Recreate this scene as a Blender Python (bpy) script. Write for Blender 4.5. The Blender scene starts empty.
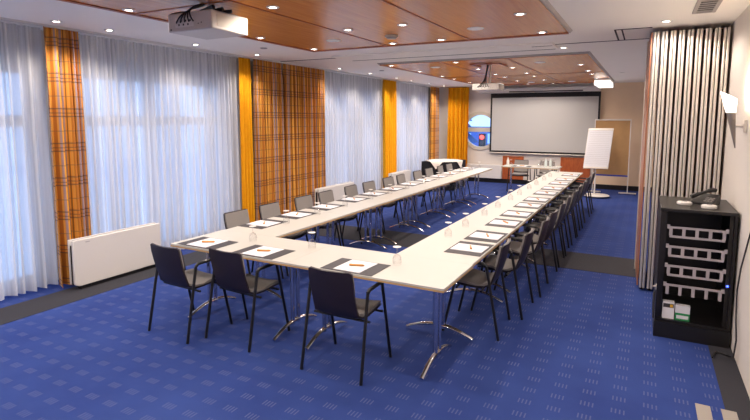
import bpy, math, random
from mathutils import Vector, Matrix
random.seed(7)
C = bpy.context.scene.collection
S = bpy.context.scene
PI = math.pi

# ------------------------------------------------------------------ camera
F_PX = 508.8
yaw, pitch, roll = -.48837, -.105727, .002957
cam_d = bpy.data.cameras.new('camera'); cam = bpy.data.objects.new('camera', cam_d); C.objects.link(cam)
cam_d.sensor_width = 36; cam_d.lens = 36*F_PX/750; cam_d.shift_y = -37/750
cam_d.clip_start = .05; cam_d.clip_end = 300
_f = Vector((math.sin(yaw)*math.cos(pitch), math.cos(yaw)*math.cos(pitch), math.sin(pitch)))
_r = Vector((math.cos(yaw), -math.sin(yaw), 0)); _u = _r.cross(_f)
_r2 = _r*math.cos(roll)+_u*math.sin(roll); _u2 = -_r*math.sin(roll)+_u*math.cos(roll)
cam.matrix_world = Matrix(((_r2.x,_u2.x,-_f.x,0),(_r2.y,_u2.y,-_f.y,0),(_r2.z,_u2.z,-_f.z,1.9),(0,0,0,1)))
S.camera = cam

# ------------------------------------------------------------------ world and exposure
w = bpy.data.worlds.new('World'); S.world = w; w.use_nodes = True
bg = w.node_tree.nodes['Background']
SKY_COLOUR = (.33, .55, 1.0); SKY_STRENGTH = 1.85
bg.inputs[0].default_value = (*SKY_COLOUR, 1); bg.inputs[1].default_value = SKY_STRENGTH
S.view_settings.view_transform = 'Standard'; S.view_settings.look = 'None'
S.view_settings.gamma = 1; S.view_settings.use_curve_mapping = False
S.view_settings.exposure = 0.36
EDGE_W = 40
LAMP_COL = (1.0, .87, .76)
LAMP_W = 31          # each recessed downlight
SCONCE_W = 10

# ------------------------------------------------------------------ materials
def nt(name):
    m = bpy.data.materials.new(name); m.use_nodes = True
    t = m.node_tree; return m, t, t.nodes['Principled BSDF']
def lin(c):
    return tuple(((v/255)/12.92 if v/255 <= .04045 else ((v/255+.055)/1.055)**2.4) for v in c)
def mat(name, rgb, rough=.6, metal=0, spec=.5, noise=0, nscale=30, bump=0, bscale=200):
    m, t, b = nt(name); c = lin(rgb)
    b.inputs['Roughness'].default_value = rough; b.inputs['Metallic'].default_value = metal
    b.inputs['Specular IOR Level'].default_value = spec
    tc = t.nodes.new('ShaderNodeTexCoord')
    n = t.nodes.new('ShaderNodeTexNoise'); n.inputs['Scale'].default_value = nscale; n.inputs['Detail'].default_value = 3
    t.links.new(tc.outputs['Object'], n.inputs['Vector'])
    r = t.nodes.new('ShaderNodeMapRange'); r.inputs['To Min'].default_value = 1-noise; r.inputs['To Max'].default_value = 1+noise
    t.links.new(n.outputs['Fac'], r.inputs['Value'])
    v = t.nodes.new('ShaderNodeVectorMath'); v.operation = 'SCALE'; v.inputs[0].default_value = c
    t.links.new(r.outputs[0], v.inputs['Scale']); t.links.new(v.outputs[0], b.inputs['Base Color'])
    if bump:
        n2 = t.nodes.new('ShaderNodeTexNoise'); n2.inputs['Scale'].default_value = bscale
        t.links.new(tc.outputs['Object'], n2.inputs['Vector'])
        bp = t.nodes.new('ShaderNodeBump'); bp.inputs['Strength'].default_value = bump; bp.inputs['Distance'].default_value = .003
        t.links.new(n2.outputs['Fac'], bp.inputs['Height']); t.links.new(bp.outputs[0], b.inputs['Normal'])
    return m
def emis(name, rgb, s):
    m, t, b = nt(name)
    b.inputs['Base Color'].default_value = (*rgb, 1); b.inputs['Emission Color'].default_value = (*rgb, 1)
    b.inputs['Emission Strength'].default_value = s; return m
def math_node(t, op, a=None, b=None, c=None):
    n = t.nodes.new('ShaderNodeMath'); n.operation = op
    for i, v in enumerate((a, b, c)):
        if v is None: continue
        if isinstance(v, (int, float)): n.inputs[i].default_value = v
        else: t.links.new(v, n.inputs[i])
    return n.outputs[0]

M = {}
M['ceiling'] = mat('ceiling paint', (244,240,234), .8, noise=.015, nscale=2)
M['wall'] = mat('grey beige wall paint', (214,206,198), .8, noise=.02, nscale=3)
M['tan'] = mat('tan back wall', (236,210,178), .8, noise=.03, nscale=6)
M['rwall'] = mat('warm white plaster', (214,206,198), .75, noise=.02, nscale=4, bump=.2, bscale=60)
M['black'] = mat('black plastic', (16,14,18), .45, noise=.1)
M['leg'] = mat('black powder coat', (14,13,16), .4)
M['shell'] = mat('aubergine black shell', (32,22,30), .5, noise=.1)
M['fabric'] = mat('taupe seat fabric', (134,129,126), .95, noise=.15, nscale=150, bump=.5, bscale=500)
M['top'] = mat('cream laminate', (188,186,180), .4, noise=.02, nscale=5)
M['edge'] = mat('plywood edge', (188,152,100), .6, noise=.15, nscale=60)
M['chrome'] = mat('chrome', (215,212,214), .12, 1)
M['alu'] = mat('brushed aluminium', (222,214,204), .38, .55, noise=.05, nscale=40)
M['satin'] = mat('satin steel', (150,140,132), .35, .8)
M['bronze'] = mat('bronze laminate', (170,112,84), .35, .3)
M['placemat'] = mat('charcoal placemat', (50,47,53), .6, noise=.15, nscale=120)
M['paper'] = mat('white paper', (214,214,220), .8)
M['pen'] = mat('orange pen', (206,140,66), .4)
M['white'] = mat('white enamel', (214,210,206), .4, noise=.01)
M['offwhite'] = mat('projector casing', (196,190,184), .5, noise=.02)
M['greypl'] = mat('grey plastic', (150,146,146), .5)
M['gridm'] = mat('grey vent mesh', (196,188,176), .7)
M['dark'] = mat('dark grey metal', (60,58,60), .5, .3)
M['slot'] = mat('shadow slot', (30,28,28), .8)
M['rack'] = mat('black rack laminate', (22,19,20), .35, noise=.1)
M['rail'] = mat('grey rack metal', (176,168,172), .45, .2)
M['screen'] = mat('projection screen fabric', (182,180,178), .9, noise=.01, nscale=2)
M['scrblack'] = mat('screen border black', (10,10,12), .7)
M['kraft'] = mat('kraft paper', (172,134,90), .85, noise=.16, nscale=5, bump=1, bscale=9)
M['bluerail'] = mat('blue strip', (40,60,160), .5)
M['darkfloor'] = mat('anthracite carpet', (46,46,54), .95, noise=.2, nscale=300, bump=.6, bscale=500)
M['stripe'] = mat('beige carpet stripe', (160,153,145), .95, noise=.08, nscale=200)
M['cloth'] = mat('off white tablecloth', (222,214,204), .9, noise=.03)
M['blackcloth'] = mat('black tablecloth', (16,16,24), .95)
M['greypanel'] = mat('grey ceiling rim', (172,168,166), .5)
M['green'] = mat('green carton', (30,140,80), .6)
M['yellowc'] = mat('yellow sticker', (220,170,50), .6)
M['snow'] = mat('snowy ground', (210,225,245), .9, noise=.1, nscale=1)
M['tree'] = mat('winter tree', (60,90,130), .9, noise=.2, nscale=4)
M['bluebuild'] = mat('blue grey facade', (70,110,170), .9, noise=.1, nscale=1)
M['red'] = emis('red signal lamp', (1,.06,.04), 2.5)
M['led'] = emis('blue led', (.05,.1,1), 6)
M['lamp'] = emis('downlight lens', (1,.93,.82), 14)
M['discl'] = mat('white speaker grille', (236,232,226), .6)
M['shade'] = emis('opal glass shade', (1,.9,.76), 5)
M['glare_white'] = emis('glowing glare white', (1,.97,.93), 1.0)  # glow that imitates a patch of glare, no real lamp
M['water'] = mat('bottle plastic', (206,216,214), .15, noise=.02)

def glass(name, tint=(1,1,1), gloss=.12):
    m = bpy.data.materials.new(name); m.use_nodes = True; t = m.node_tree; t.nodes.clear()
    o = t.nodes.new('ShaderNodeOutputMaterial'); mx = t.nodes.new('ShaderNodeMixShader')
    tr = t.nodes.new('ShaderNodeBsdfTransparent'); tr.inputs[0].default_value = (*tint, 1)
    g = t.nodes.new('ShaderNodeBsdfGlossy'); g.inputs['Roughness'].default_value = .03
    lw = t.nodes.new('ShaderNodeLayerWeight'); lw.inputs[0].default_value = .35
    a = math_node(t, 'MULTIPLY_ADD', lw.outputs['Facing'], .55, gloss)
    t.links.new(a, mx.inputs[0]); t.links.new(tr.outputs[0], mx.inputs[1]); t.links.new(g.outputs[0], mx.inputs[2])
    t.links.new(mx.outputs[0], o.inputs[0]); return m
M['glass'] = glass('window glass', (1,1,1), .02)
M['crystal'] = glass('drinking glass', (.96,.96,.96), .04)

def sheer_mat():
    m = bpy.data.materials.new('sheer voile'); m.use_nodes = True; t = m.node_tree; t.nodes.clear()
    o = t.nodes.new('ShaderNodeOutputMaterial')
    d = t.nodes.new('ShaderNodeBsdfDiffuse'); d.inputs[0].default_value = (.80,.78,.77,1)
    l = t.nodes.new('ShaderNodeBsdfTranslucent'); l.inputs[0].default_value = (.82,.82,.84,1)
    p = t.nodes.new('ShaderNodeBsdfTransparent'); p.inputs[0].default_value = (.95,.95,.97,1)
    a = t.nodes.new('ShaderNodeMixShader'); a.inputs[0].default_value = .42
    b = t.nodes.new('ShaderNodeMixShader')
    uv = t.nodes.new('ShaderNodeUVMap'); sp = t.nodes.new('ShaderNodeSeparateXYZ'); t.links.new(uv.outputs[0], sp.inputs[0])
    n = t.nodes.new('ShaderNodeTexNoise'); n.noise_dimensions = '1D'; n.inputs['Scale'].default_value = 9; t.links.new(sp.outputs[0], n.inputs['W'])
    f = math_node(t, 'MULTIPLY_ADD', n.outputs['Fac'], .9, -.24); f = math_node(t, 'MAXIMUM', f, .03)
    t.links.new(d.outputs[0], a.inputs[1]); t.links.new(l.outputs[0], a.inputs[2])
    t.links.new(f, b.inputs[0]); t.links.new(a.outputs[0], b.inputs[1]); t.links.new(p.outputs[0], b.inputs[2])
    t.links.new(b.outputs[0], o.inputs[0]); return m
M['sheer'] = sheer_mat()

def cloth_mat(name, plaid):
    m, t, b = nt(name); b.inputs['Roughness'].default_value = .85; b.inputs['Specular IOR Level'].default_value = .2
    uv = t.nodes.new('ShaderNodeUVMap'); sp = t.nodes.new('ShaderNodeSeparateXYZ'); t.links.new(uv.outputs[0], sp.inputs[0])
    U, V = sp.outputs[0], sp.outputs[1]
    if not plaid:
        n = t.nodes.new('ShaderNodeTexNoise'); n.inputs['Scale'].default_value = 12; t.links.new(uv.outputs[0], n.inputs[0])
        cr = t.nodes.new('ShaderNodeValToRGB'); t.links.new(n.outputs['Fac'], cr.inputs[0])
        cr.color_ramp.elements[0].color = (*lin((222,154,16)), 1); cr.color_ramp.elements[1].color = (*lin((238,174,28)), 1)
        t.links.new(cr.outputs[0], b.inputs['Base Color']); return m
    def band(src, period, lo, hi, off=0):
        fr = math_node(t, 'FRACT', math_node(t, 'ADD', math_node(t, 'DIVIDE', src, period), off))
        return math_node(t, 'MULTIPLY', math_node(t, 'GREATER_THAN', fr, lo), math_node(t, 'LESS_THAN', fr, hi))
    def mix(c, rgb, fac, k):
        mx = t.nodes.new('ShaderNodeMix'); mx.data_type = 'RGBA'
        t.links.new(math_node(t, 'MULTIPLY', fac, k), mx.inputs[0])
        if isinstance(c, tuple): mx.inputs[6].default_value = (*lin(c), 1)
        else: t.links.new(c, mx.inputs[6])
        mx.inputs[7].default_value = (*lin(rgb), 1); return mx.outputs[2]
    c = mix((226,160,66), (158,88,40), band(U, .26, .0, .26), .7)
    c = mix(c, (186,112,48), band(V, .38, .0, .32), .35)
    c = mix(c, (150,142,160), band(U, .26, .40, .56), .8)
    c = mix(c, (216,164,88), band(U, .26, .28, .38), .6)
    c = mix(c, (96,58,40), band(U, .26, .66, .76), .75)
    c = mix(c, (216,164,88), band(U, .26, .84, .96), .6)
    c = mix(c, (92,76,70), band(V, .38, .03, .065), .7)
    c = mix(c, (92,76,70), band(V, .38, .25, .285), .7)
    c = mix(c, (92,76,70), band(V, .38, .13, .16), .6)
    c = mix(c, (120,96,80), band(V, .38, .61, .64), .5)
    t.links.new(c, b.inputs['Base Color']); return m
M['plaid'] = cloth_mat('orange plaid fabric', True)
M['yellow'] = cloth_mat('saffron fabric', False)

def carpet_mat():
    m, t, b = nt('blue dashed carpet'); b.inputs['Roughness'].default_value = .95; b.inputs['Specular IOR Level'].default_value = .15
    tc = t.nodes.new('ShaderNodeTexCoord'); sp = t.nodes.new('ShaderNodeSeparateXYZ'); t.links.new(tc.outputs['Object'], sp.inputs[0])
    X, Y = sp.outputs[0], sp.outputs[1]
    cx = math_node(t, 'DIVIDE', math_node(t, 'ADD', X, 10*.188-.024), .188); fx = math_node(t, 'FRACT', cx)
    fy = math_node(t, 'FRACT', math_node(t, 'ADD', math_node(t, 'DIVIDE', Y, .168), 19.49))
    def rng(s, lo, hi): return math_node(t, 'MULTIPLY', math_node(t, 'GREATER_THAN', s, lo), math_node(t, 'LESS_THAN', s, hi))
    g = math_node(t, 'MULTIPLY', rng(fx, .24, .76), rng(fy, .33, .67))
    fs = math_node(t, 'FRACT', math_node(t, 'MULTIPLY', math_node(t, 'ADD', fx, -.24), 4/.52))
    g = math_node(t, 'MULTIPLY', g, rng(fs, .3, .66))
    n = t.nodes.new('ShaderNodeTexNoise'); n.inputs['Scale'].default_value = 1.6; n.inputs['Detail'].default_value = 5
    t.links.new(tc.outputs['Object'], n.inputs[0])
    cr = t.nodes.new('ShaderNodeValToRGB'); t.links.new(n.outputs['Fac'], cr.inputs[0])
    cr.color_ramp.elements[0].position = .3; cr.color_ramp.elements[1].position = .7
    cr.color_ramp.elements[0].color = (*lin((44,62,124)), 1); cr.color_ramp.elements[1].color = (*lin((52,72,136)), 1)
    mx = t.nodes.new('ShaderNodeMix'); mx.data_type = 'RGBA'
    t.links.new(math_node(t, 'MULTIPLY', g, .12), mx.inputs[0]); t.links.new(cr.outputs[0], mx.inputs[6])
    mx.inputs[7].default_value = (*lin((190,184,190)), 1); t.links.new(mx.outputs[2], b.inputs['Base Color'])
    n2 = t.nodes.new('ShaderNodeTexNoise'); n2.inputs['Scale'].default_value = 400; t.links.new(tc.outputs['Object'], n2.inputs[0])
    bp = t.nodes.new('ShaderNodeBump'); bp.inputs['Strength'].default_value = .4; bp.inputs['Distance'].default_value = .003
    t.links.new(n2.outputs['Fac'], bp.inputs['Height']); t.links.new(bp.outputs[0], b.inputs['Normal'])
    return m
M['carpet'] = carpet_mat()

def wood_mat(name, dark, light, rough=.3, groove=True):
    m, t, b = nt(name); b.inputs['Roughness'].default_value = rough
    tc = t.nodes.new('ShaderNodeTexCoord'); mp = t.nodes.new('ShaderNodeMapping'); mp.inputs['Scale'].default_value = (14,.8,3)
    t.links.new(tc.outputs['Object'], mp.inputs[0])
    n = t.nodes.new('ShaderNodeTexNoise'); n.inputs['Scale'].default_value = 2; n.inputs['Detail'].default_value = 6; n.inputs['Distortion'].default_value = .6
    t.links.new(mp.outputs[0], n.inputs[0])
    cr = t.nodes.new('ShaderNodeValToRGB'); t.links.new(n.outputs['Fac'], cr.inputs[0])
    cr.color_ramp.elements[0].position = .3; cr.color_ramp.elements[1].position = .7
    cr.color_ramp.elements[0].color = (*lin(dark), 1); cr.color_ramp.elements[1].color = (*lin(light), 1)
    t.links.new(cr.outputs[0], b.inputs['Base Color'])
    if groove:
        sp = t.nodes.new('ShaderNodeSeparateXYZ'); t.links.new(tc.outputs['Object'], sp.inputs[0])
        fr = math_node(t, 'FRACT', math_node(t, 'DIVIDE', sp.outputs[0], .032))
        g = math_node(t, 'GREATER_THAN', fr, .16)
        bp = t.nodes.new('ShaderNodeBump'); bp.inputs['Strength'].default_value = .5; bp.inputs['Distance'].default_value = .002
        t.links.new(g, bp.inputs['Height']); t.links.new(bp.outputs[0], b.inputs['Normal'])
    return m
M['veneer'] = wood_mat('reddish veneer', (184,108,50), (206,132,68), .27)
M['trim'] = wood_mat('orange brown wood trim', (150,70,24), (172,84,32), .4, False)
M['panelwood'] = wood_mat('mahogany wall panel', (150,72,34), (176,92,46), .35, False)

# ------------------------------------------------------------------ mesh helpers
class MB:
    def __init__(s): s.v=[]; s.f=[]; s.uv=None
    def add(s, vs, fs):
        k=len(s.v); s.v += [tuple(p) for p in vs]; s.f += [tuple(i+k for i in f) for f in fs]; return s
    def box(s, x0,x1,y0,y1,z0,z1):
        return s.add([(x0,y0,z0),(x1,y0,z0),(x1,y1,z0),(x0,y1,z0),(x0,y0,z1),(x1,y0,z1),(x1,y1,z1),(x0,y1,z1)],
                     [(0,3,2,1),(4,5,6,7),(0,1,5,4),(1,2,6,5),(2,3,7,6),(3,0,4,7)])
    def tube(s, pts, r, n=10, cap=True, flat=1.0):
        P=[Vector(p) for p in pts]; R=r if isinstance(r,(list,tuple)) else [r]*len(P)
        vs=[]; up=None
        for i,p in enumerate(P):
            a=P[max(i-1,0)]; b=P[min(i+1,len(P)-1)]; d=(b-a).normalized()
            if up is None:
                up = Vector((0,0,1)) if abs(d.z)<.9 else Vector((1,0,0))
            sx=d.cross(up).normalized(); up=sx.cross(d).normalized()
            for k in range(n):
                t=2*PI*k/n; vs.append(p+sx*math.cos(t)*R[i]+up*math.sin(t)*R[i]*flat)
        fs=[]
        for i in range(len(P)-1):
            for k in range(n):
                a=i*n+k; b=i*n+(k+1)%n; fs.append((a,b,b+n,a+n))
        if cap: fs.append(tuple(range(n-1,-1,-1))); fs.append(tuple((len(P)-1)*n+k for k in range(n)))
        return s.add(vs,fs)
    def lathe(s, prof, c=(0,0,0), n=20, axis='z', cap=False):
        vs=[]
        for r,h in prof:
            for k in range(n):
                t=2*PI*k/n; a,b=r*math.cos(t),r*math.sin(t)
                p=(a,b,h) if axis=='z' else ((a,h,b) if axis=='y' else (h,a,b))
                vs.append((c[0]+p[0],c[1]+p[1],c[2]+p[2]))
        fs=[]
        for i in range(len(prof)-1):
            for k in range(n):
                a=i*n+k; b=i*n+(k+1)%n; fs.append((a,b,b+n,a+n))
        if cap: fs.append(tuple(range(n-1,-1,-1))); fs.append(tuple((len(prof)-1)*n+k for k in range(n)))
        return s.add(vs,fs)
    def build(s, name, m, parent=None, smooth=True, bevel=0, bseg=2):
        me=bpy.data.meshes.new(name); me.from_pydata(s.v,[],s.f); me.validate()
        import bmesh
        b=bmesh.new(); b.from_mesh(me); bmesh.ops.recalc_face_normals(b,faces=b.faces); b.to_mesh(me); b.free()
        me.materials.append(m if not isinstance(m,str) else M[m])
        if smooth:
            me.shade_smooth(); me.set_sharp_from_angle(angle=math.radians(38))
        o=bpy.data.objects.new(name,me); C.objects.link(o)
        if parent: o.parent=parent
        if bevel:
            md=o.modifiers.new('bevel','BEVEL'); md.width=bevel; md.segments=bseg; md.limit_method='ANGLE'
        return o
def tag(o, label, cat, group=None):
    o['label']=label; o['category']=cat
    if group: o['group']=group
    return o
def thing(name, label, cat, loc=(0,0,0), rz=0, group=None):
    o=bpy.data.objects.new(name,None); C.objects.link(o); o.location=loc; o.rotation_euler=(0,0,rz)
    o.empty_display_size=.1
    return tag(o,label,cat,group)
def struct(name, mb, m, parent=None, **k):
    o=mb.build(name,m,parent,**k)
    if not parent: o['kind']='structure'
    return o
def copy_tree(o, parent=None):
    c=o.copy(); C.objects.link(c); c.parent=parent
    for ch in list(o.children): copy_tree(ch,c)
    return c
def clone(proto, first, loc, rz, label, group=None):
    o = proto if first else copy_tree(proto)
    o.location=loc; o.rotation_euler=(0,0,rz); o['label']=label
    if group: o['group']=group
    return o
ORD=['first','second','third','fourth','fifth','sixth','seventh','eighth','ninth','tenth','eleventh','twelfth']

# ------------------------------------------------------------------ room shell
H=2.88; XL=-6.05; XR=.72; YF=-1.6; YB=15.2
struct('floor', MB().box(XL-.3,XR+.2,YF-.2,YB+.2,-.1,0), 'carpet', smooth=False)
struct('trim_1', MB().box(-5.62,-5.16,YF,YB,0,.003), 'darkfloor', smooth=False)
struct('trim_2', MB().box(-5.159,.02,6.78,7.67,0,.003), 'darkfloor', smooth=False)
struct('trim_3', MB().box(.555,XR,YF,6.2,0,.003), 'darkfloor', smooth=False)
struct('ceiling', MB().box(XL-.3,XR+.2,YF-.2,YB+.2,H,H+.1), 'ceiling', smooth=False)
struct('wall_right', MB().box(XR,XR+.15,YF,YB,0,H), 'rwall', smooth=False)
struct('wall_near', MB().box(XL,XR,YF-.15,YF,0,H), 'wall', smooth=False)
WIN=[(-1.2,3.28),(3.42,6.2),(8.6,11.3),(11.85,14.5)]; WZ0,WZ1=.04,2.46
mb=MB(); y=YF
for a,b in WIN:
    mb.box(XL-.2,XL,y,a,0,H); mb.box(XL-.2,XL,a,b,0,WZ0); mb.box(XL-.2,XL,a,b,WZ1,H); y=b
mb.box(XL-.2,XL,y,YB,0,H)
struct('wall_left', mb, 'wall', smooth=False)
for i,(a,b) in enumerate(WIN):
    fr=MB(); x0,x1=XL-.14,XL-.07
    fr.box(x0,x1,a,a+.07,WZ0,WZ1).box(x0,x1,b-.07,b,WZ0,WZ1).box(x0,x1,a+.07,b-.07,WZ0,WZ0+.07).box(x0,x1,a+.07,b-.07,WZ1-.07,WZ1)
    fr.box(x0,x1,a+.07,b-.07,1.80,1.93); c=(a+b)/2; fr.box(x0,x1,c-.05,c+.05,WZ0+.07,1.80); fr.box(x0,x1,c-.05,c+.05,1.93,WZ1-.07)
    wo=struct('window_%d'%(i+1), fr, 'white', smooth=False)
    MB().box(XL-.11,XL-.104,a+.07,b-.07,WZ0+.07,WZ1-.07).build('pane','glass',wo,smooth=False)
    pl=bpy.data.lights.new('window_portal','AREA'); pl.shape='RECTANGLE'; pl.size=b-a; pl.size_y=WZ1-WZ0; pl.cycles.is_portal=True
    po=bpy.data.objects.new('window_portal',pl); C.objects.link(po)
    po.location=(XL-.22,(a+b)/2,(WZ0+WZ1)/2); po.rotation_euler=(PI/2,0,-PI/2)
# back wall with round window
wc=(-4.46,1.55); wr=.52
mb=MB(); s=.62
mb.box(XL-.2,wc[0]-s,YB,YB+.15,0,H); mb.box(wc[0]+s,-1.25,YB,YB+.15,0,H)
mb.box(wc[0]-s,wc[0]+s,YB,YB+.15,0,wc[1]-s); mb.box(wc[0]-s,wc[0]+s,YB,YB+.15,wc[1]+s,H)
n=48; vs=[]; fs=[]
for yy in (YB,YB+.15):
    for k in range(n):
        t=2*PI*k/n; ca,sa=math.cos(t),math.sin(t); q=s/max(abs(ca),abs(sa))
        vs += [(wc[0]+wr*ca,yy,wc[1]+wr*sa),(wc[0]+q*ca,yy,wc[1]+q*sa)]
for k in range(n):
    a=2*k; b=2*((k+1)%n); fs += [(a,b,b+1,a+1),(a+2*n,a+1+2*n,b+1+2*n,b+2*n),(a,a+2*n,b+2*n,b)]
mb.add(vs,fs)
struct('wall_back', mb, 'wall', smooth=False)
struct('wall_back', MB().box(-1.25,XR+.1,YB,YB+.15,0,H), 'tan', smooth=False)  # right part of the back wall, warmer tan than the rest
fr=MB().lathe([(.48,-.03),(.575,-.03),(.59,-.015),(.59,-.001),(.515,-.001),(.515,.12),(.48,.12),(.48,-.03)], (wc[0],YB,wc[1]), 48, 'y')
fr.box(wc[0]-.47,wc[0]+.47,YB+.02,YB+.08,wc[1]-.03,wc[1]+.10)
wo=struct('window_5', fr, 'gridm')
MB().lathe([(.0,.09),(.47,.09),(.47,.096),(.0,.096)], (wc[0],YB,wc[1]), 48, 'y').build('pane','glass',wo)
struct('baseboard_back', MB().box(XL,XR,YB-.02,YB,0,.13), 'black', smooth=False)
struct('baseboard_left', MB().box(XL,XL+.015,YF,YB-.02,0,.09), 'white', smooth=False)
struct('trim_4', MB().box(-6.0,-3.76,YB-.10,YB-.02,.13,.54), 'white', bevel=.01)
struct('trim_5', MB().box(-3.74,-3.13,YB-.045,YB-.001,.132,.82), 'panelwood', smooth=False)
struct('trim_6', MB().box(-2.10,-1.32,YB-.045,YB-.001,.132,.84), 'panelwood', smooth=False)
# ceiling track of the folding wall
mb=MB().box(-5.7,-4.43,7.10,7.13,H-.004,H).box(-1.11,0,7.10,7.13,H-.004,H)
struct('trim_7', mb, 'slot', smooth=False)
mb=MB().box(-.37,0,6.27,6.285,H-.006,H).box(-.37,-.352,6.285,7.06,H-.006,H).box(-.30,-.285,6.285,7.06,H-.006,H)
struct('trim_8', mb, 'slot', smooth=False)
struct('trim_9', MB().box(-5.68,-5.63,YF,YB-.02,H-.02,H), 'white', smooth=False)   # curtain rail strip
# dropped wooden ceiling panels
def drop_panel(i, x0,x1,y0,y1, seamx, seamy):
    zb=2.852; e=.035
    mb=MB(); 
    lo=[(x0-.015,y0-.015,zb),(x1+.015,y0-.015,zb),(x1+.015,y1+.015,zb),(x0-.015,y1+.015,zb)]
    hi=[(x0-e,y0-e,H),(x1+e,y0-e,H),(x1+e,y1+e,H),(x0-e,y1+e,H)]
    mb.add(lo+hi,[(3,2,1,0),(0,1,5,4),(1,2,6,5),(2,3,7,6),(3,0,4,7)])
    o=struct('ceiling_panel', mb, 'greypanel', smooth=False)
    MB().box(x0,x1,y0,y1,zb-.006,zb-.0005).build('veneer_board','veneer',o,smooth=False)
    t=MB(); z0,z1=zb-.015,zb-.0065
    for a,b,c,d in ((x0,x0+.05,y0,y1),(x0+.05,x1,y1-.06,y1)): t.box(a,b,c,d,z0,z1)
    for sx in seamx: t.box(sx-.012,sx+.012,y0,y1-.06,z0+.004,z1)
    ys=[y0]+list(seamy)+[y1-.06]
    xs=[x0+.05]+[q for q in seamx]+[x1]
    for sy in seamy:
        for k in range(len(xs)-1): t.box(xs[k]+(.012 if k else 0),xs[k+1]-(.012 if k<len(xs)-2 else 0),sy-.012,sy+.012,z0+.004,z1)
    t.build('wood_trim','trim',o,smooth=False)
    return o
K=1.0674
drop_panel(1,-3.95*K,-.76*K,-1.0,5.69*K,[-2.83*K,-1.80*K],[.3,2.98*K])
drop_panel(2,-3.95*K,-.76*K,7.58*K,13.44*K,[-2.9*K,-1.86*K],[10.45*K])

# ------------------------------------------------------------------ ceiling lights
def make_downlight(zc):
    t=thing('downlight','', 'ceiling light',(0,0,zc))
    MB().lathe([(.030,-.001),(.034,-.008),(.050,-.009),(.055,-.004),(.055,.0)],n=20).build('trim_ring','white',t)
    MB().lathe([(.0,-.005),(.030,-.005)],n=20).build('lens','lamp',t)
    ld=bpy.data.lights.new('lamp_bulb','SPOT'); ld.energy=LAMP_W; ld.color=LAMP_COL; ld.spot_size=math.radians(160); ld.spot_blend=.4; ld.shadow_soft_size=.04
    lo=bpy.data.objects.new('lamp_bulb',ld); C.objects.link(lo); lo.parent=t; lo.location=(0,0,-.03)
    return t
ZP=2.8455
dl=make_downlight(ZP); first=True
edge_lamp=None
def put_light(x,y,z,label,group,edge=False):
    global first, edge_lamp
    o=clone(dl,first,(x,y,z),0,label,group); first=False
    if edge:                      # the row by the curtains: narrower, weaker lamps
        b=[c for c in o.children if c.type=='LIGHT'][0]
        if edge_lamp is None:
            edge_lamp=b.data.copy(); edge_lamp.energy=EDGE_W; edge_lamp.spot_size=math.radians(130); edge_lamp.spot_blend=.8
        b.data=edge_lamp
colname={-3.8:'leftmost',-2.68:'second from left',-2.08:'third from left',-.99:'rightmost'}
near_y=[(-.4),(.9),(1.8),(3.3),4.46,5.48]
for x in (-3.8,-2.68,-2.08,-.99):
    for k,y in enumerate((-.4,1.2,2.84,4.46,5.48)):
        px=x
        if k==2 and x==-2.68: y=3.3
        put_light(px*K,y*K,ZP,'recessed downlight in near wood panel, %s column, %s row from the far edge'%(colname[x],ORD[4-k]),'downlights in the near wood panel')
for x in (-3.8,-2.68,-2.08,-.99):
    for k,y in enumerate((7.72,8.93,10.1,10.85,12.0,13.2)):
        if x in(-2.08,-.99) and k==0: continue
        put_light(x*K,y*K,ZP,'recessed downlight in far wood panel, %s column, %s row from its near edge'%(colname[x],ORD[k]),'downlights in the far wood panel')
for k,y in enumerate((-.6,.7,1.95,3.16,3.74,4.98,6.19,8.59,9.81,11.15,12.02,13.25,14.42)):
    w_=['beyond the photo edge']*3+['above the near plaid curtain','first over the wide sheer curtain','second over the wide sheer curtain','above the yellow and plaid curtain pair','first past the folding wall track','second past the folding wall track','third past the folding wall track','fourth past the folding wall track','fifth past the folding wall track','nearest the back wall']
    put_light(-5.35,y,H-.0005,'small downlight in the white ceiling along the curtains, %s%s'%(w_[k], ['',' (second)',' (third)'][k] if k<3 else ''),'downlights along the curtains',True)
for x,y,l in ((-1.06,7.47,'single downlight in white ceiling beside the dark screen slot'),(.12,5.95,'downlight in white ceiling just in front of the folding wall'),(.12,3.2,'downlight in white ceiling near the right wall, out of view'),(.12,.4,'downlight in white ceiling near the right wall, behind the camera')):
    put_light(x,y,H-.0005,l,None)
sp0=MB().lathe([(0,-.008),(.07,-.009),(.085,-.006),(.09,0)],n=24).build('ceiling_speaker','discl')
for k,(x,y,l) in enumerate(((-3.19,4.99,'round white flush speaker in near wood panel, left one'),(-1.53,4.97,'round white flush speaker in near wood panel, right one'),(-3.25,8.32,'round white flush speaker in far wood panel, left front'),(-1.52,8.32,'round white flush speaker in far wood panel, right front'),(-2.49,12.62,'round white flush speaker in far wood panel, rear left'),(-1.59,12.7,'round white flush speaker in far wood panel, rear right'))):
    o=sp0 if k==0 else sp0.copy()
    if k: C.objects.link(o)
    o.location=(x*K,y*K,ZP); tag(o,l,'speaker','flush ceiling speakers')
t=thing('smoke_detector','round grey smoke detector below the near wood ceiling panel','smoke detector',(-2.45*K,4.98*K,ZP))
MB().lathe([(0,-.04),(.05,-.038),(.06,-.028),(.06,-.022)],n=24).build('sensor_head','greypl',t)
MB().lathe([(.062,-.022),(.075,-.02),(.075,0),(0,0)],n=24).build('base_ring','gridm',t)
for x,y,z,l in ((-4.77,5.66,H,'small sensor in white ceiling beside the near wood panel corner'),(-4.8,9.31,H,'small dark sensor in white ceiling left of the far wood panel'),(-.51,11.93,H,'tiny white sensor in the ceiling right of the far wood panel')):
    tag(MB().lathe([(0,-.012),(.04,-.012),(.05,-.003),(.05,0)],(x,y,z),20).build('ceiling_sensor','greypl' if x<-4 else 'discl'),l,'sensor')
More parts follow.
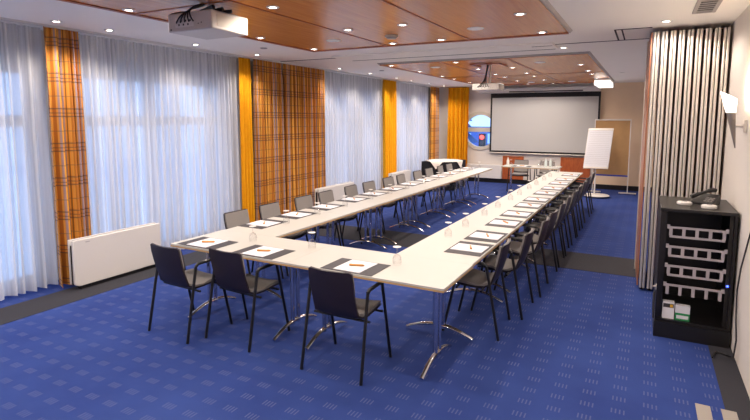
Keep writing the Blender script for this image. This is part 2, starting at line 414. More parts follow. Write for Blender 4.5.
# air vent
t=thing('air_vent','grey square ceiling air vent near the right wall','vent',(.405,5.3,H))
MB().box(-.09,.09,-.32,-.27,-.012,0).box(-.09,.09,.27,.32,-.012,0).box(-.09,-.06,-.27,.27,-.012,0).box(.06,.09,-.27,.27,-.012,0).build('frame','greypl',t,smooth=False)
MB().box(-.06,.06,-.27,.27,-.004,0).build('backing','slot',t,smooth=False)
for k in range(6): MB().box(-.06,.06,-.24+k*.09,-.21+k*.09,-.010,-.0045).build('slat','greypl',t,smooth=False)
# recessed screen cassette
t=thing('screen_cassette','long white roller screen casing under ceiling between the wood panels','screen casing',(0,0,0))
MB().box(-4.42,-1.12,6.85,7.40,2.858,H).build('casing','ceiling',t,bevel=.004)
MB().box(-4.38,-1.16,7.4005,7.46,2.860,H).build('slot','slot',t,smooth=False)
MB().box(-1.40,-1.14,7.05,7.062,2.8545,2.8575).build('end_gap','slot',t,smooth=False)

# ------------------------------------------------------------------ added glowing box imitating the glare at the end of the far panel
t=thing('glare_box','added glowing white box for the glare at the far right corner of far wood panel','glare stand-in',(-.985,13.85,2.74))
MB().box(-.14,.19,-.9,.42,-.04,.066).build('glare_body','glare_white',t,bevel=.01)
MB().box(-.145,.195,-.905,.425,.067,.105).build('glare_box_frame','white',t,smooth=False)

# ------------------------------------------------------------------ curtains
def curtain(name, a, b, z0, z1, folds, amp, m, label, cat='curtain', seed=0, slack=1.6, lean=0, group=None, z0b=None):
    rnd=random.Random(seed); A=Vector(a); B=Vector(b); L=(B-A).length; d=(B-A)/L; nrm=Vector((-d.y,d.x))
    n=folds*10; off=[]; ph=0
    wts=[rnd.uniform(.6,1.5) for _ in range(folds)]; sw=sum(wts); am=[rnd.uniform(.6,1.2)*amp for _ in range(folds)]
    cum=[0]
    for q in wts: cum.append(cum[-1]+q/sw)
    pts=[]
    for k in range(folds):
        for j in range(10):
            s_=j/10; u=cum[k]+(cum[k+1]-cum[k])*s_
            pts.append((u, -math.cos(2*PI*s_)*am[k]*.5+ (am[k]-am[k-1])*0))
    pts.append((1,-.5*am[-1]))
    rows=10; vs=[]; uvs=[]; vph=[rnd.uniform(0,6.28) for _ in range(folds+1)]
    arc=[0]
    for i in range(1,len(pts)):
        arc.append(arc[-1]+math.hypot((pts[i][0]-pts[i-1][0])*L, (pts[i][1]-pts[i-1][1])*slack))
    for r in range(rows+1):
        f=r/rows; z=z1+(z0-z1)*f
        for i,(u,o_) in enumerate(pts):
            k=min(i//10,folds-1)
            sc=.45+.75*f**.5
            dx=math.sin(f*3+vph[k])*.006*f*(0 if i in(0,len(pts)-1) else 1)
            zz=z+(z0b-z0)*u*f if z0b is not None else z
            p=A+d*(u*L+dx)+nrm*(o_*sc)
            if r==rows: zz+=math.sin(i*.7+vph[k])*.004
            vs.append((p.x,p.y,zz)); uvs.append((arc[i],zz))
    w_=len(pts); fs=[]
    for r in range(rows):
        for i in range(w_-1): fs.append((r*w_+i,r*w_+i+1,(r+1)*w_+i+1,(r+1)*w_+i))
    me=bpy.data.meshes.new(name); me.from_pydata(vs,[],fs); me.materials.append(M[m]); me.shade_smooth()
    ul=me.uv_layers.new(name='UVMap')
    for lp in me.loops: ul.data[lp.index].uv=uvs[lp.vertex_index]
    o=bpy.data.objects.new(name,me); C.objects.link(o); tag(o,label,cat,group); return o
XC=-5.80
ZT=2.865
curtain('sheer_curtain',(XC-.03,YF+.05),(XC-.03,3.26),.03,ZT,46,.12,'sheer','white sheer curtain at the left edge, left of the radiator','sheer curtain',1)
curtain('plaid_curtain',(XC+.11,3.20),(XC+.11,3.58),.03,ZT,4,.13,'plaid','narrow orange plaid curtain panel behind the near radiator',seed=2,slack=1.4)
curtain('sheer_curtain',(XC-.03,3.50),(XC-.03,6.30),.03,ZT,28,.12,'sheer','wide white sheer curtain between near plaid panel and yellow panel','sheer curtain',3)
curtain('yellow_curtain',(XC+.05,6.20),(XC+.05,6.46),.03,ZT,4,.07,'yellow','narrow yellow curtain panel left of the wide plaid pair',seed=4,slack=1)
curtain('plaid_curtain',(XC+.11,6.48),(XC+.11,7.19),.03,ZT,8,.12,'plaid','left half of wide orange plaid curtain pair, beside yellow panel',seed=5)
curtain('plaid_curtain',(XC+.11,7.225),(XC+.11,8.50),.03,ZT,12,.12,'plaid','right half of wide orange plaid curtain pair, right of dark gap',seed=6)
curtain('yellow_curtain',(XC+.05,8.52),(XC+.05,8.64),.03,ZT,2,.05,'yellow','thin yellow curtain edge at right of wide plaid pair',seed=7,slack=1)
curtain('sheer_curtain',(XC-.03,8.60),(XC-.03,11.25),.03,ZT,26,.12,'sheer','white sheer curtain between wide plaid pair and middle yellow panel','sheer curtain',8)
curtain('yellow_curtain',(XC+.05,11.22),(XC+.05,11.92),.03,ZT,6,.12,'yellow','yellow curtain panel between the two far sheer curtains',seed=9,slack=1)
curtain('sheer_curtain',(XC-.03,11.9),(XC-.03,14.32),.03,ZT,22,.12,'sheer','farthest white sheer curtain, left of the last plaid panel','sheer curtain',10)
curtain('plaid_curtain',(XC+.06,14.30),(XC+.06,15.0),.03,ZT,6,.09,'plaid','farthest orange plaid curtain panel near the back corner',seed=11)
curtain('yellow_curtain',(-5.43,YB-.16),(-4.77,YB-.16),.03,ZT,6,.13,'yellow','yellow curtain on back wall beside the round window',seed=12,slack=1)

# ------------------------------------------------------------------ radiators
def radiator(y0,y1,label):
    t=thing('radiator',label,'radiator',(-5.45,(y0+y1)/2,.0)); h=(y1-y0)/2
    mb=MB(); c=.03
    x0,x1=-.035,0
    prof=[(-h+.005,.07),(-h+c+.02,.045),(h,.045),(h,.565),(-h,.565),(-h,.09)]
    vs=[(x0,p[0],p[1]) for p in prof]+[(x1,p[0],p[1]) for p in prof]; n=len(prof)
    mb.add(vs,[tuple(range(n-1,-1,-1)),tuple(range(n,2*n))]+[(k,(k+1)%n,(k+1)%n+n,k+n) for k in range(n)])
    mb.build('front_panel','white',t,bevel=.008)
    MB().box(-.10,-.082,-h-.0,h,.07,.568).build('back_panel','white',t,bevel=.004)
    MB().box(-.0815,-.036,-h+.015,h-.015,.06,.50).build('core','slot',t,smooth=False)
    MB().box(-.09,-.02,-h+.08,h-.02,.0,.044).build('plinth','black',t,smooth=False)
    MB().box(.0005,.002,-h+.14,-h+.19,.525,.532).build('badge','greypl',t,smooth=False)
    return t
radiator(3.25,4.38,'white flat convector radiator below the wide sheer curtain')
radiator(7.98,9.33,'white radiator at the edge of the wide plaid curtain pair')
radiator(11.15,12.28,'white radiator below the middle yellow curtain panel')

# ------------------------------------------------------------------ tables
def make_table(L, D=.68):
    t=thing('conference_table','','table')
    MB().box(-L/2+.001,L/2-.001,-D/2,D/2,.716,.73).build('tabletop','top',t,smooth=False)
    MB().box(-L/2+.001,L/2-.001,-D/2,D/2,.702,.7155).build('edge_band','edge',t,smooth=False)
    MB().box(-L/2+.10,L/2-.10,-.015,.015,.672,.7015).build('underframe_rail','black',t,smooth=False)
    for s in (-1,1):
        x=s*(L/2-.17)
        lg=MB().tube([(x,-.04,.07),(x,-.04,.68)],.019,12).tube([(x,.04,.07),(x,.04,.68)],.019,12).build('leg','chrome',t)
        pts=[];rs=[]
        for k in range(-8,9):
            u=k/8; pts.append((x,u*.31,.022+.078*(1-abs(u)**2.0))); rs.append(.021-.006*abs(u))
        MB().tube(pts,rs,10,flat=.8).build('foot','chrome',lg)
        MB().box(x-.03,x+.03,-.22,.22,.681,.7015).build('bracket','black',lg,smooth=False)
    return t
TL=1.36
tab=make_table(TL)
clone(tab,True,(-3.9+TL/2,3.58,0),0,'cream table at near left corner of the U layout')
clone(tab,False,(-2.54+TL/2,3.58,0),0,'cream table at near right corner of the U layout')
for k in range(6):
    clone(tab,False,(-3.55,3.92+TL*(k+.5),0),PI/2,'cream table in the left row by the curtains, %s from the near end'%ORD[k],'tables of the left row')
for k in range(6):
    clone(tab,False,(-1.53,3.92+TL*(k+.5),0),PI/2,'cream table in the right row, %s from the near end'%ORD[k],'tables of the right row')
ht=clone(tab,False,(-2.5,13.1,0),0,'cream head table in front of the projection screen')

# ------------------------------------------------------------------ chairs
def shell_mesh(prof, thick, mb=None, nx=9):
    mb=mb or MB(); P=[(Vector((0,p[0],p[1])),p[2]) for p in prof]; n=len(P); vs=[]
    for side in (0,1):
        for i,(p,hw) in enumerate(P):
            a=P[max(i-1,0)][0]; b=P[min(i+1,n-1)][0]; d=(b-a).normalized(); nr=Vector((0,-d.z,d.y))  # normal
            for j in range(nx):
                u=2*j/(nx-1)-1; cv=.022*(u*u)
                q=p+nr*(side*thick)
                # curve the edges towards the sitter
                nn=Vector((0,.9,.25)) if i<n*.45 else Vector((0,0,.7))
                q=q+nn*cv; vs.append((u*hw,q.y,q.z))
    fs=[]; o=n*nx
    for i in range(n-1):
        for j in range(nx-1):
            a=i*nx+j; fs.append((a,a+1,a+nx+1,a+nx)); fs.append((a+o,a+nx+o,a+nx+1+o,a+1+o))
        a=i*nx; fs.append((a,a+nx,a+nx+o,a+o)); a=i*nx+nx-1; fs.append((a,a+o,a+nx+o,a+nx))
    for j in range(nx-1):
        fs.append((j,j+o,j+1+o,j+1)); a=(n-1)*nx+j; fs.append((a,a+1,a+1+o,a+o))
    return mb.add(vs,fs)
def make_chair():
    t=thing('meeting_chair','','chair')
    prof=[(-.275,.812,.165),(-.272,.80,.183),(-.262,.74,.188),(-.242,.65,.186),(-.22,.57,.184),(-.196,.50,.186),(-.165,.452,.19),(-.115,.428,.198),(-.04,.425,.205),(.05,.432,.208),(.13,.438,.205),(.19,.434,.195),(.215,.424,.17)]
    shell_mesh(prof,-.014).build('seat_shell','shell',t)
    def inset(pr,k): return [(y,z,hw-k) for y,z,hw in pr]
    bp=inset(prof[1:6],.006); sp=inset(prof[6:12],.006)
    def off(pr,s):
        P=[Vector((0,p[0],p[1])) for p in pr]; out=[]
        for i,p in enumerate(P):
            d=(P[min(i+1,len(P)-1)]-P[max(i-1,0)]).normalized(); nr=Vector((0,-d.z,d.y)); q=p+nr*s; out.append((q.y,q.z,pr[i][2]))
        return out
    shell_mesh(off(bp,.001),.016).build('back_cushion','fabric',t)
    shell_mesh(off(sp,.001),.020).build('seat_cushion','fabric',t)
    for s in (-1,1):
        MB().tube([(s*.258,-.262,0),(s*.25,-.150,.60),(s*.25,-.142,.64)],.0125,8).build('leg','leg',t)
        MB().tube([(s*.258,.235,0),(s*.25,.105,.60),(s*.25,.095,.64)],.0125,8).build('leg','leg',t)
        MB().tube([(s*.25,-.142,.641),(s*.25,-.120,.659),(s*.25,.07,.664),(s*.25,.095,.641)],.0145,8).build('armrest','leg',t)
    MB().tube([(-.243,-.10,.408),(.243,-.10,.408)],.010,8).tube([(-.243,.12,.415),(.243,.12,.415)],.010,8).tube([(-.14,-.10,.406),(-.14,.12,.414)],.008,6).tube([(.14,-.10,.406),(.14,.12,.414)],.008,6).build('seat_frame','leg',t)
    return t
ch=make_chair(); cf=[True]
def chair(x,y,rz,label,group=None):
    o=clone(ch,cf[0],(x,y,0),rz,label,group); cf[0]=False; return o
jit=random.Random(3)
chair(-3.585,3.185,R if (R:=math.radians(-3)) else 0,'black-backed armchair at the left seat of the near table row')
chair(-3.02,3.315,math.radians(-3),'black-backed armchair at the middle seat of the near table row')
chair(-1.975,3.275,math.radians(1),'black-backed armchair nearest the camera, at right seat of near row')
LY=[4.46,5.07,5.80,6.38,7.12,7.72,8.475,9.05,9.86,10.50,11.22,11.82]
for k,y in enumerate(LY):
    chair(-3.985,y,-PI/2+jit.uniform(-.06,.06),'grey upholstered armchair by the curtains, %s from near end of left row'%ORD[k],'chairs along the left row')
RY=[4.47,5.05,5.77,6.33,7.02,7.63,8.35,9.0,9.72,10.42,11.3]
RX=[-1.06,-.965,-.93,-.925,-.92,-.925,-.92,-.925,-.92,-.925,-.915]
for k,y in enumerate(RY):
    chair(RX[k]-.25,y,PI/2+jit.uniform(-.07,.07),'black-backed armchair on the aisle side, %s from near end of right row'%ORD[k],'chairs along the right row')
chair(-2.94,13.74,PI,'grey armchair behind the head table, left one','chairs behind the head table')
chair(-2.27,13.76,PI,'grey armchair behind the head table, right one','chairs behind the head table')

# ------------------------------------------------------------------ place settings
pm=MB().box(-.23,.23,-.165,.165,0,.003).build('placemat','placemat',bevel=.001)
npad=MB().box(-.12,.12,-.145,.145,0,.004).build('notepad','paper',smooth=False)
pen=thing('pen','','pen')
MB().tube([(-.045,0,.008),(.05,0,.008),(.062,0,.008)],[.008,.008,.002],8).build('barrel','pen',pen)
MB().tube([(-.06,0,.0085),(-.046,0,.0085)],.0085,8).build('cap','pen',pen)
gl=thing('wine_glass','','glass')
MB().lathe([(.034,0),(.037,.03),(.036,.055),(.028,.075),(.014,.086),(.006,.090),(.006,.0905),(0,.0905)],n=20).build('bowl','crystal',gl)
MB().lathe([(.005,.0915),(.004,.12),(.005,.138)],n=10).build('stem','crystal',gl)
MB().lathe([(.005,.139),(.018,.143),(.034,.148),(.034,.150),(0,.150)],n=20).build('foot','white',gl)
pf=[True]
def setting(x,y,rz,where,gx,gy,grp,pr):
    f=pf[0]; pf[0]=False
    ox,oy=0.0,.012
    z=.7305
    def cp(o,name):
        c=o if f else (copy_tree(o) if o.type=='EMPTY' else o.copy())
        if not f and o.type!='EMPTY': C.objects.link(c)
        return c
    a=cp(pm,'placemat'); a.location=(x,y,z); a.rotation_euler=(0,0,rz); tag(a,'dark placemat '+where,'placemat','placemats '+grp)
    b=cp(npad,'notepad'); b.location=(x+.0,y,z+.0035); b.rotation_euler=(0,0,rz+pr*.1); tag(b,'white A4 notepad '+where,'notepad','notepads '+grp)
    c=cp(pen,'pen'); c.location=(x+.01,y,z+.0078); c.rotation_euler=(0,0,rz+.5+pr); tag(c,'orange pen '+where.replace('on the table','on the notepad'),'pen','pens '+grp)
    d=cp(gl,'wine_glass'); d.location=(gx,gy,z); tag(d,'upturned stemmed glass '+where,'glass','glasses '+grp)
for k,(x,g) in enumerate(((-3.60,(-3.27,3.67)),(-2.93,(-2.62,3.72)),(-1.985,(-1.72,3.62)))):
    setting(x,3.415,0,['at the left seat of the near row','at the middle seat of the near row','at the right seat of the near row'][k],g[0],g[1],'on the near row',jit.uniform(-.2,.2))
LPY=[4.36,4.97,5.62,6.34,6.97,7.62,8.35,9.05,9.78,10.45,11.15,11.8]
for k,y in enumerate(LPY):
    setting(-3.725,y,PI/2,'on the left table row, %s place from the near end'%ORD[k],-3.50,y+.12,'on the left row',jit.uniform(-.2,.2))
RPY=[4.41,4.96,5.70,6.33,7.05,7.63,8.38,9.02,9.80,10.48,11.4]
for k,y in enumerate(RPY):
    setting(-1.365,y,PI/2,'on the right table row, %s place from the near end'%ORD[k],-1.69,y+.33,'on the right row',jit.uniform(-.2,.2))

# ------------------------------------------------------------------ head table things
setting(-2.72,12.98,0,'on the head table',-3.0,13.02,'on the head table',0)
def bottle(x,y,z,label,h=.22,m='water'):
    t=thing('water_bottle',label,'bottle',(x,y,z),0,'bottles on the head table')
    MB().lathe([(0,0),(.032,0),(.034,.01),(.034,h*.6),(.014,h*.82),(.013,h*.92),(0,h*.92)],n=16).build('bottle_body',m,t)
    MB().lathe([(.015,h*.922),(.015,h),(0,h)],n=12).build('bottle_cap','white',t)
bottle(-2.16,13.1,.7305,'clear water bottle on the head table, left of the pair')
bottle(-2.06,13.16,.7305,'clear water bottle on the head table, right of the pair')
bottle(-3.12,13.2,.7305,'small white bottle at the left end of the head table',.19,'white')
for k,(x,y) in enumerate(((-2.30,13.0),(-2.24,13.12),(-1.96,13.02))):
    o=copy_tree(gl); o.location=(x,y,.7305); tag(o,'upturned glass on the head table beside bottles, %s from left'%ORD[k],'glass','glasses on the head table')

# ------------------------------------------------------------------ projection screen
t=thing('projection_screen','large white projection screen with black border on back wall','projection screen',(-2.63,YB-.1,0))
y=0; x0,x1,z0,z1=-1.50,1.50,.93,2.66
MB().box(x0+.05,x1-.05,-.004,.004,z0+.05,z1-.13).build('screen_fabric','screen',t,smooth=False)
MB().box(x0,x0+.05,-.006,.006,z0,z1).box(x1-.05,x1,-.006,.006,z0,z1).box(x0+.05,x1-.05,-.006,.006,z0,z0+.05).box(x0+.05,x1-.05,-.006,.006,z1-.13,z1).build('border','scrblack',t,smooth=False)
MB().tube([(x0-.02,0,z0-.018),(x1+.02,0,z0-.018)],.016,10).build('weight_bar','alu',t)
MB().box(x0-.35,x1-.02,-.07,.07,2.665,2.80).build('roller_casing','white',t,bevel=.01)
MB().box(x0+.55,x1-.45,-.072,-.0705,2.68,2.71).build('roller_slot','slot',t,smooth=False)

# ------------------------------------------------------------------ ceiling projectors
def projector(name_label, x, y, z, w_, d_, h_, pole_z, cables=True, plate=True):
    t=thing('ceiling_projector',name_label,'projector',(x,y,z))
    MB().box(-w_/2,w_/2,-d_/2,d_/2,0,h_).build('housing','offwhite',t,bevel=.012)
    MB().box(-w_*.32,w_*.10,-d_/2-.0015,-d_/2-.0002,h_*.22,h_*.72).build('connector_panel','white',t,smooth=False)
    pm_=MB()
    rr=random.Random(5)
    for k in range(7): 
        px=-w_*.30+w_*.052*k; MB().box(px,px+w_*.03,-d_/2-.003,-d_/2-.0016,h_*(.3 if k%2 else .5),h_*(.3 if k%2 else .5)+h_*.10).build('port','black',t,smooth=False)
    for bx in ((w_*.2,w_*.215,h_*.3,h_*.36),(w_*.27,w_*.285,h_*.34,h_*.40),(-w_*.44,-w_*.41,h_*.1,h_*.17)): MB().box(bx[0],bx[1],-d_/2-.003,-d_/2-.0002,bx[2],bx[3]).build('port','black',t,smooth=False)
    MB().box(w_/2+.0002,w_/2+.002,-d_*.36,d_*.36,h_*.2,h_*.8).build('vent_grille','gridm',t,smooth=False)
    MB().lathe([(.045,0),(.05,.03),(.03,.032),(0,.02)],(w_*.2,d_/2,h_*.5),20,'y').build('lens','black',t)
    MB().box(-.10,.10,-.10,.10,h_+.0005,h_+.015).build('mount_plate','dark',t,smooth=False)
    pz_=pole_z-z
    MB().tube([(.03,0,h_+.0155),(.03,0,pz_)],.022,12).build('mount_pole','alu',t)
    if cables:
        for k in range(5):
            a=(-w_*.28+k*w_*.10,-d_/2-.01,h_*.45); 
            b=(-.02+.01*k,-d_/2-.05-.01*k,h_+.03); c=(-.03,-.06,h_+.05+.01*k); e=(-.02+.008*k,-.03,pz_)
            pts=[]
            P=[Vector(q) for q in (a,b,c,e)]
            for i in range(13):
                s_=i/12; pts.append(P[0]*(1-s_)**3+P[1]*3*s_*(1-s_)**2+P[2]*3*s_*s_*(1-s_)+P[3]*s_**3)
            MB().tube(pts,.006,6).build('cable','black',t)
    return t
p1=projector('white ceiling projector with black cables at top left of photo',-3.30,3.22,2.605,.49,.42,.15,2.8455,plate=False)
mb=MB()
for k in range(3):
    pts=[(-.30+.1*k,-.12,.165-.01*k),(-.15,-.15+.03*k,.16),(.0,-.12,.15),(.12,-.16+.05*k,.155),(.26,-.2+.1*k,.165)]
    mb.tube(pts,.017,6)
mb.build('cable','black',p1)
projector('white ceiling projector on a long pole in far half of the room',-2.51,8.97,2.405,.48,.34,.115,2.8455)
tag(MB().box(-2.72,-2.22,8.55,8.62,2.822,2.8365).box(-2.72,-2.68,8.62,9.15,2.822,2.8365).box(-2.26,-2.22,8.62,9.15,2.822,2.8365).build('ceiling_hatch_frame','trim',smooth=False),'dark wood hatch frame around the far projector mount','frame')

# ------------------------------------------------------------------ folding wall
NP=9
for i in range(NP):
    x=.045+.0775*i; w2=.0285
    t=thing('folding_wall_panel','silver edged partition panel, %s from the left in the folded stack'%ORD[i],'partition panel',(x,6.27,0),0,'folded partition panels by the right wall')
    MB().box(-w2+.002,w2-.002,.03,.90,.06,2.80).build('panel_board','bronze',t,smooth=False)
    MB().box(-w2,-.003,0,.0295,.03,2.83).build('edge_profile','alu',t,bevel=.011,bseg=4)
    MB().box(.003,w2,.0,.0295,.03,2.83).build('edge_profile','alu',t,bevel=.011,bseg=4)
    MB().box(-.0028,.0028,.008,.0295,.03,2.83).build('seal','slot',t,smooth=False)
    MB().box(-w2+.008,w2-.008,.05,.88,.003,.0595).build('floor_seal','black',t,smooth=False)
    MB().tube([(0,.45,2.801),(0,.45,H)],.012,8).build('hanger','dark',t)

t=thing('hinged_end_panel','bronze faced end panel closing the left side of the folded partition','partition panel')
mb=MB(); a_=(.006,6.30); b_=(-.022,7.16); wd=.014
mb.add([(a_[0]-wd,a_[1],.05),(a_[0],a_[1],.05),(b_[0],b_[1],.05),(b_[0]-wd,b_[1],.05),(a_[0]-wd,a_[1],2.83),(a_[0],a_[1],2.83),(b_[0],b_[1],2.83),(b_[0]-wd,b_[1],2.83)],
       [(0,3,2,1),(4,5,6,7),(0,1,5,4),(1,2,6,5),(2,3,7,6),(3,0,4,7)]); mb.build('panel_board','bronze',t,smooth=False)
MB().box(b_[0]-wd-.012,b_[0]+.004,b_[1]+.001,b_[1]+.04,.0,2.85).build('edge_profile','alu',t,bevel=.006)
# ------------------------------------------------------------------ rack cabinet
t=thing('equipment_rack','black open-front equipment rack against the right wall','rack cabinet',(.425,5.0,0))
W=.275; D=.80
MB().box(-W,-W+.02,.0,D,.14,1.118).box(W-.02,W,.0,D,.14,1.118).box(-W+.02,W-.02,D-.02,D,.14,1.118).box(-W+.02,W-.02,.0,D-.02,.14,.16).build('cabinet_body','rack',t,smooth=False)
MB().box(-W-.005,W+.005,-.012,D,1.119,1.145).build('worktop','rack',t,bevel=.003)
MB().box(-W-.005,W+.005,-.02,D,.0,.139).build('plinth','black',t,smooth=False)
MB().box(-W+.0205,-W+.05,.03,.05,.165,1.11).box(W-.05,W-.0205,.03,.05,.165,1.11).build('mounting_rail','rack',t,smooth=False)
for k,zz in enumerate((.925,.755,.585,.415)):
    mb=MB(); a=.20
    mb.box(-a,a,.012,.028,zz+.045,zz+.062)
    if k<3: mb.box(-a,a,.012,.028,zz-.035,zz-.018)
    for j in range(5):
        cx=-a+.008+j*(2*a-.016)/4; mb.box(cx-.012,cx+.012,.0135,.0265,zz-.018 if k<3 else zz-.03,zz+.045)
    mb.box(-a-.022,-a-.0,.014,.028,zz+.04,zz+.075).box(a+.0,a+.022,.014,.028,zz+.04,zz+.075)
    mb.build('rack_rail_panel','rail',t,smooth=False)
MB().lathe([(0,-.003),(.008,-.002),(.008,.004)],(W-.035,.02,.52),10,'y').build('indicator_light','led',t)
MB().box(-W-.03,-W-.0055,-.012,.0,.44,.452).box(-W-.006,-W+.0,-.015,.03,.42,.46).build('latch','alu',t,smooth=False)
MB().tube([(-W-.012,-.008,.16),(-W-.012,-.008,.40)],.008,8).build('door_rod','dark',t)
t=thing('carton','small green and white carton at the bottom of the rack','box',(.36,5.06,.1605))
MB().box(-.055,.055,-.03,.03,0,.062).build('lower_carton','green',t,smooth=False)
MB().box(-.045,.045,-.0315,-.0305,.015,.045).build('front_label','paper',t,smooth=False)
tag(MB().box(.305,.415,5.035,5.09,.2235,.29).build('carton','paper',smooth=False),'white carton stacked on the green carton in the rack','box')
t=thing('carton','tall pale carton with yellow sticker left of the green carton','box',(.252,5.06,.1605))
MB().box(-.045,.045,-.03,.03,0,.15).build('carton_body','paper',t,smooth=False)
MB().box(-.04,.04,-.0315,-.0305,.10,.135).build('printed_band','dark',t,smooth=False)
MB().box(.012,.034,-.033,-.032,.105,.13).build('sticker','yellowc',t,smooth=False)
# phone on the rack
t=thing('desk_phone','black desk phone with handset on top of the rack','telephone',(.50,5.42,1.1455),math.radians(-25))
vs=[(-.09,-.08,0),(.09,-.08,0),(.09,.10,0),(-.09,.10,0),(-.09,-.08,.02),(.09,-.08,.02),(.09,.10,.085),(-.09,.10,.085)]
MB().add(vs,[(0,3,2,1),(4,5,6,7),(0,1,5,4),(1,2,6,5),(2,3,7,6),(3,0,4,7)]).build('phone_body','black',t,bevel=.006)
pts=[(-.085,-.075,.05),(-.07,-.06,.062),(-.04,-.02,.078),(.0,.03,.098),(.03,.07,.112),(.05,.095,.108)]
MB().tube([(p[0],p[1],p[2]+.012) for p in pts],[.018,.022,.014,.014,.022,.018],10).build('handset','black',t)
mb=MB()
for r in range(3):
    for c in range(3):
        x_=.01+c*.024; y_=-.055+r*.03; mb.box(x_,x_+.016,y_,y_+.014,.02+(y_+.08)*.36+.001,.02+(y_+.08)*.36+.009)
mb.build('keypad','greypl',t,smooth=False)
for k,(x_,y_) in enumerate(((.335,5.28),(.51,5.16))):
    t=thing('remote_puck','white flat round device on the rack, %s'%('left one' if k==0 else 'right one before the phone'),'device',(x_,y_,1.1455),0,'white devices on the rack')
    MB().lathe([(0,0),(.055,0),(.06,.006),(.06,.022),(.052,.028),(0,.030)],n=28).build('device_body','white',t)
    MB().lathe([(0,.0305),(.02,.0305),(.02,.033),(0,.033)],n=16).build('button','greypl',t)

# cable on the right wall
tag(MB().tube([(.712,4.45,1.16),(.708,4.6,.95),(.706,4.75,.75),(.706,4.84,.55),(.706,4.80,.36),(.70,4.66,.2),(.69,4.66,.06),(.66,4.8,.014),(.60,4.84,.014),(.56,4.70,.014)],.006,8).build('power_cable','black'),'black cable hanging down the right wall to the floor','cable')

# ------------------------------------------------------------------ wall sconces
def sconce(yy,label):
    t=thing('wall_sconce',label,'wall lamp',(XR,yy,1.85))
    MB().box(-.022,0,-.035,.035,-.05,.05).build('wall_plate','alu',t,bevel=.004)
    MB().tube([(-.0225,0,0),(-.075,0,0)],.011,10).build('arm','alu',t)
    tip=Vector((-.067,0,-.18)); 
    def ring(f,slant=0,n=24):
        c=tip+(Vector((-.135,0,.25))-tip)*f; r=(.004+.044*f) if f<.69 else .034+.085*(f-.69); out=[]
        for k in range(n):
            a=2*PI*k/n; dz=-slant*math.cos(a); out.append((c.x+r*math.cos(a),c.y+r*.85*math.sin(a),c.z+dz*r))
        return out
    def loft(f0,f1,s0,s1,name,m,cap0):
        R_=[ring(f0+(f1-f0)*i/6,s0+(s1-s0)*i/6) for i in range(7)]; vs=[p for r in R_ for p in r]; n=24; fs=[]
        for i in range(6):
            for k in range(n): fs.append((i*n+k,i*n+(k+1)%n,(i+1)*n+(k+1)%n,(i+1)*n+k))
        if cap0: fs.append(tuple(range(n-1,-1,-1)))
        return MB().add(vs,fs).build(name,m,t)
    loft(0,.68,0,0,'metal_cone','satin',True)
    loft(.682,1,0,.55,'glass_shade','shade',False)
    ld=bpy.data.lights.new('lamp_bulb','POINT'); ld.energy=SCONCE_W; ld.color=(1,.78,.55); ld.shadow_soft_size=.03
    lo=bpy.data.objects.new('lamp_bulb',ld); C.objects.link(lo); lo.parent=t; lo.location=(-.125,0,.24)
sconce(5.1,'silver cone wall lamp with lit white glass above the rack')
sconce(2.2,'silver cone wall lamp on the right wall, nearer than the photo edge')

# ------------------------------------------------------------------ carpet stripes
for k in range(2):
    x=.385+.145*k
    tag(MB().box(x,x+.085,2.9,3.88,0,.0045).build('carpet_stripe','stripe',smooth=False),'beige stripe on the carpet at bottom right, %s one'%('left' if k==0 else 'right'),'floor marking','beige carpet stripes')

# ------------------------------------------------------------------ pinboard and flipchart
t=thing('pinboard','tall pinboard covered in brown kraft paper by the back wall','pinboard',(-.76,14.3,0))
a=.40
MB().box(-a,a,-.012,.012,.50,1.88).build('kraft_paper','kraft',t,smooth=False)
MB().box(-a-.02,-a-.0005,-.018,.018,.06,1.91).box(a+.0005,a+.02,-.018,.018,.06,1.91).box(-a,a,-.018,.018,1.8805,1.91).build('frame','white',t,bevel=.003)
MB().box(-a,a,-.018,.018,.46,.4995).build('lower_rail','bluerail',t,smooth=False)
for s in (-1,1):
    MB().box(s*(a+.01)-.20,s*(a+.01)+.20,-.022,.022,.03,.0595).build('foot','alu',t,bevel=.005)
    for q in (-1,1): MB().lathe([(0,-.012),(.016,-.01),(.016,.01),(0,.012)],(s*(a+.01)+q*.17,0,.0165),12,'x').build('castor','black',t)
t=thing('flipchart','white flipchart with lined paper pad in front of the pinboard','flipchart',(-1.05,13.5,0),math.radians(8))
# leaning board
th=math.radians(14); 
def tilt(mb):
    o=[]
    for x,y,z in mb.v:
        zz=z-.75; o.append((x+.10*(zz),y*math.cos(th)+zz*math.sin(th),.75+zz*math.cos(th)-y*math.sin(th)))
    mb.v=o; return mb
tilt(MB().box(-.285,.285,.0,.018,.74,1.72)).build('board','white',t,bevel=.003)
tilt(MB().box(-.27,.27,-.016,-.0005,.75,1.66)).build('paper_pad','paper',t,smooth=False)
tilt(MB().box(-.28,.28,-.022,-.0002,1.6605,1.705)).build('clamp_bar','alu',t,bevel=.003)
mb=MB()
for k in range(18): mb.box(-.24,.24,-.0175,-.0165,.82+k*.046,.823+k*.046)
tilt(mb).build('ruled_lines','greypl',t,smooth=False)
tilt(MB().box(-.28,.28,-.06,-.0005,.70,.739)).build('pen_tray','alu',t,bevel=.003)
MB().tube([(0,.06,.07),(0,.10,.80),(.03,.16,1.2)],.02,10).build('column','white',t)
MB().lathe([(0,.03),(.30,.03),(.32,.045),(.30,.06),(.12,.075),(0,.08)],(0.03,.06,0),28).build('base','white',t)
for q in (-1,1): MB().lathe([(0,-.012),(.015,-.01),(.015,.01),(0,.012)],(.03+q*.2,.06,.0155),12,'x').build('castor','black',t)

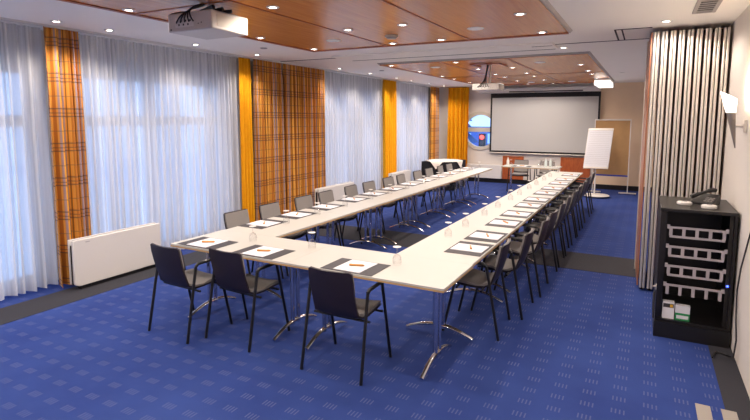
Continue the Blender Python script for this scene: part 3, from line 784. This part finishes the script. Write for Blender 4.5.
# ------------------------------------------------------------------ side table with cloths
t=thing('side_table','small side table in the far left corner under black cloth','table',(-4.9,13.3,0))
MB().box(-.42,.42,-.55,.55,.735,.762).build('tabletop','top',t,smooth=False)
for sx in (-1,1):
    for sy in (-1,1): MB().tube([(sx*.36,sy*.48,0),(sx*.36,sy*.48,.734)],.018,8).build('leg','chrome',t)
def drape(hx,hy,z,z0,rz,wave,name,m,loc,n=14,thick=.003):
    mb=MB(); per=[]
    steps=[]
    for (ax,ay),(bx,by) in (((-hx,-hy),(hx,-hy)),((hx,-hy),(hx,hy)),((hx,hy),(-hx,hy)),((-hx,hy),(-hx,-hy))):
        for k in range(n): steps.append((ax+(bx-ax)*k/n, ay+(by-ay)*k/n))
    N=len(steps); vs=[]; 
    for r in range(6):
        f=r/5
        for i,(x,y) in enumerate(steps):
            d=math.hypot(x,y); o=(.01+wave*f*(.5+.5*math.sin(i*2*PI/4.7)))
            vs.append((x+x/d*o,y+y/d*o,z+(z0-z)*f))
    fs=[]
    for r in range(5):
        for i in range(N): fs.append((r*N+i,r*N+(i+1)%N,(r+1)*N+(i+1)%N,(r+1)*N+i))
    fs.append(tuple(range(N)))
    o=mb.add(vs,fs).build(name,m); o.location=loc; o.rotation_euler=(0,0,rz); return o
tag(drape(.43,.56,.7635,.03,0,.035,'tablecloth','blackcloth',(-4.9,13.3,0)),'black floor-length cloth on the corner side table','tablecloth')
# white overlay, square set diagonally with hanging corners
def overlay():
    mb=MB(); n=24; s=.47; vs=[]; hx,hy=.448,.578
    for i in range(n+1):
        for j in range(n+1):
            a=-s+2*s*i/n; b=-s+2*s*j/n; c=math.cos(math.radians(45)); sn=math.sin(math.radians(45))
            x=a*c-b*sn; y=(a*sn+b*c)*1.18
            ox=max(0,abs(x)-hx); oy=max(0,abs(y)-hy); dr=ox+oy
            x=max(-hx-.012,min(hx+.012,x)) + (math.copysign(min(ox*.15,.06),x)); y=max(-hy-.012,min(hy+.012,y))+ (math.copysign(min(oy*.15,.06),y))
            vs.append((x,y,.768-dr*.95))
    fs=[(i*(n+1)+j,i*(n+1)+j+1,(i+1)*(n+1)+j+1,(i+1)*(n+1)+j) for i in range(n) for j in range(n)]
    o=mb.add(vs,fs).build('tablecloth','cloth'); o.location=(-4.9,13.3,0); return o
tag(overlay(),'white square cloth laid diagonally over black cloth of corner table','tablecloth')

# ------------------------------------------------------------------ outside the round window
g=MB().box(-40,20,17,60,-1.6,-1.5).build('snowy_ground','snow',smooth=False); g['kind']='structure'
t=thing('traffic_light','traffic light with red lamp lit seen through the round window','traffic light',(-6.92,24,-1.83))
MB().tube([(0,0,0),(0,0,2.2)],.05,8).build('post','dark',t)
MB().box(-.16,.16,-.1,.1,2.2,3.05).build('signal_housing','black',t,bevel=.02)
MB().lathe([(0,-.01),(.11,-.005),(.11,.01)],(0,-.11,2.88),16,'y').build('red_lamp','red',t)
for zz in (2.62,2.36): MB().lathe([(0,-.01),(.09,-.005),(.09,.01)],(0,-.11,zz),16,'y').build('unlit_lamp','dark',t)
t=thing('conifer','dark blue-green conifer outside, left part of the round window','tree',(-9.4,28,-1.5))
MB().tube([(0,0,0),(0,0,4.2)],[.12,.04],8).build('trunk','dark',t)
mb=MB()
for k in range(6): mb.lathe([(1.5-.2*k,.9+k*.6),(.5-.06*k,1.5+k*.62),(.0,1.9+k*.62)],n=14)
mb.build('foliage','tree',t)
t=thing('street_railing','dark blue railing outside, low in the round window','railing',(-6.4,20,-1.5))
MB().box(-4,3,-.03,.03,1.75,1.83).box(-4,3,-.03,.03,1.2,1.26).build('rail','bluebuild',t,smooth=False)
for k in range(8): MB().box(-4+k*.95,-3.93+k*.95,-.03,.03,0,1.75).build('post','bluebuild',t,smooth=False)
t=thing('distant_building','blue-grey building far outside the round window','building',(-16,50,-1.5))
MB().box(-9,9,0,6,0,2.6).build('wall','bluebuild',t,smooth=False)
for k in range(5): MB().box(-7.5+k*3.2,-6+k*3.2,-.05,-.005,1.0,2.0).build('window','snow',t,smooth=False)
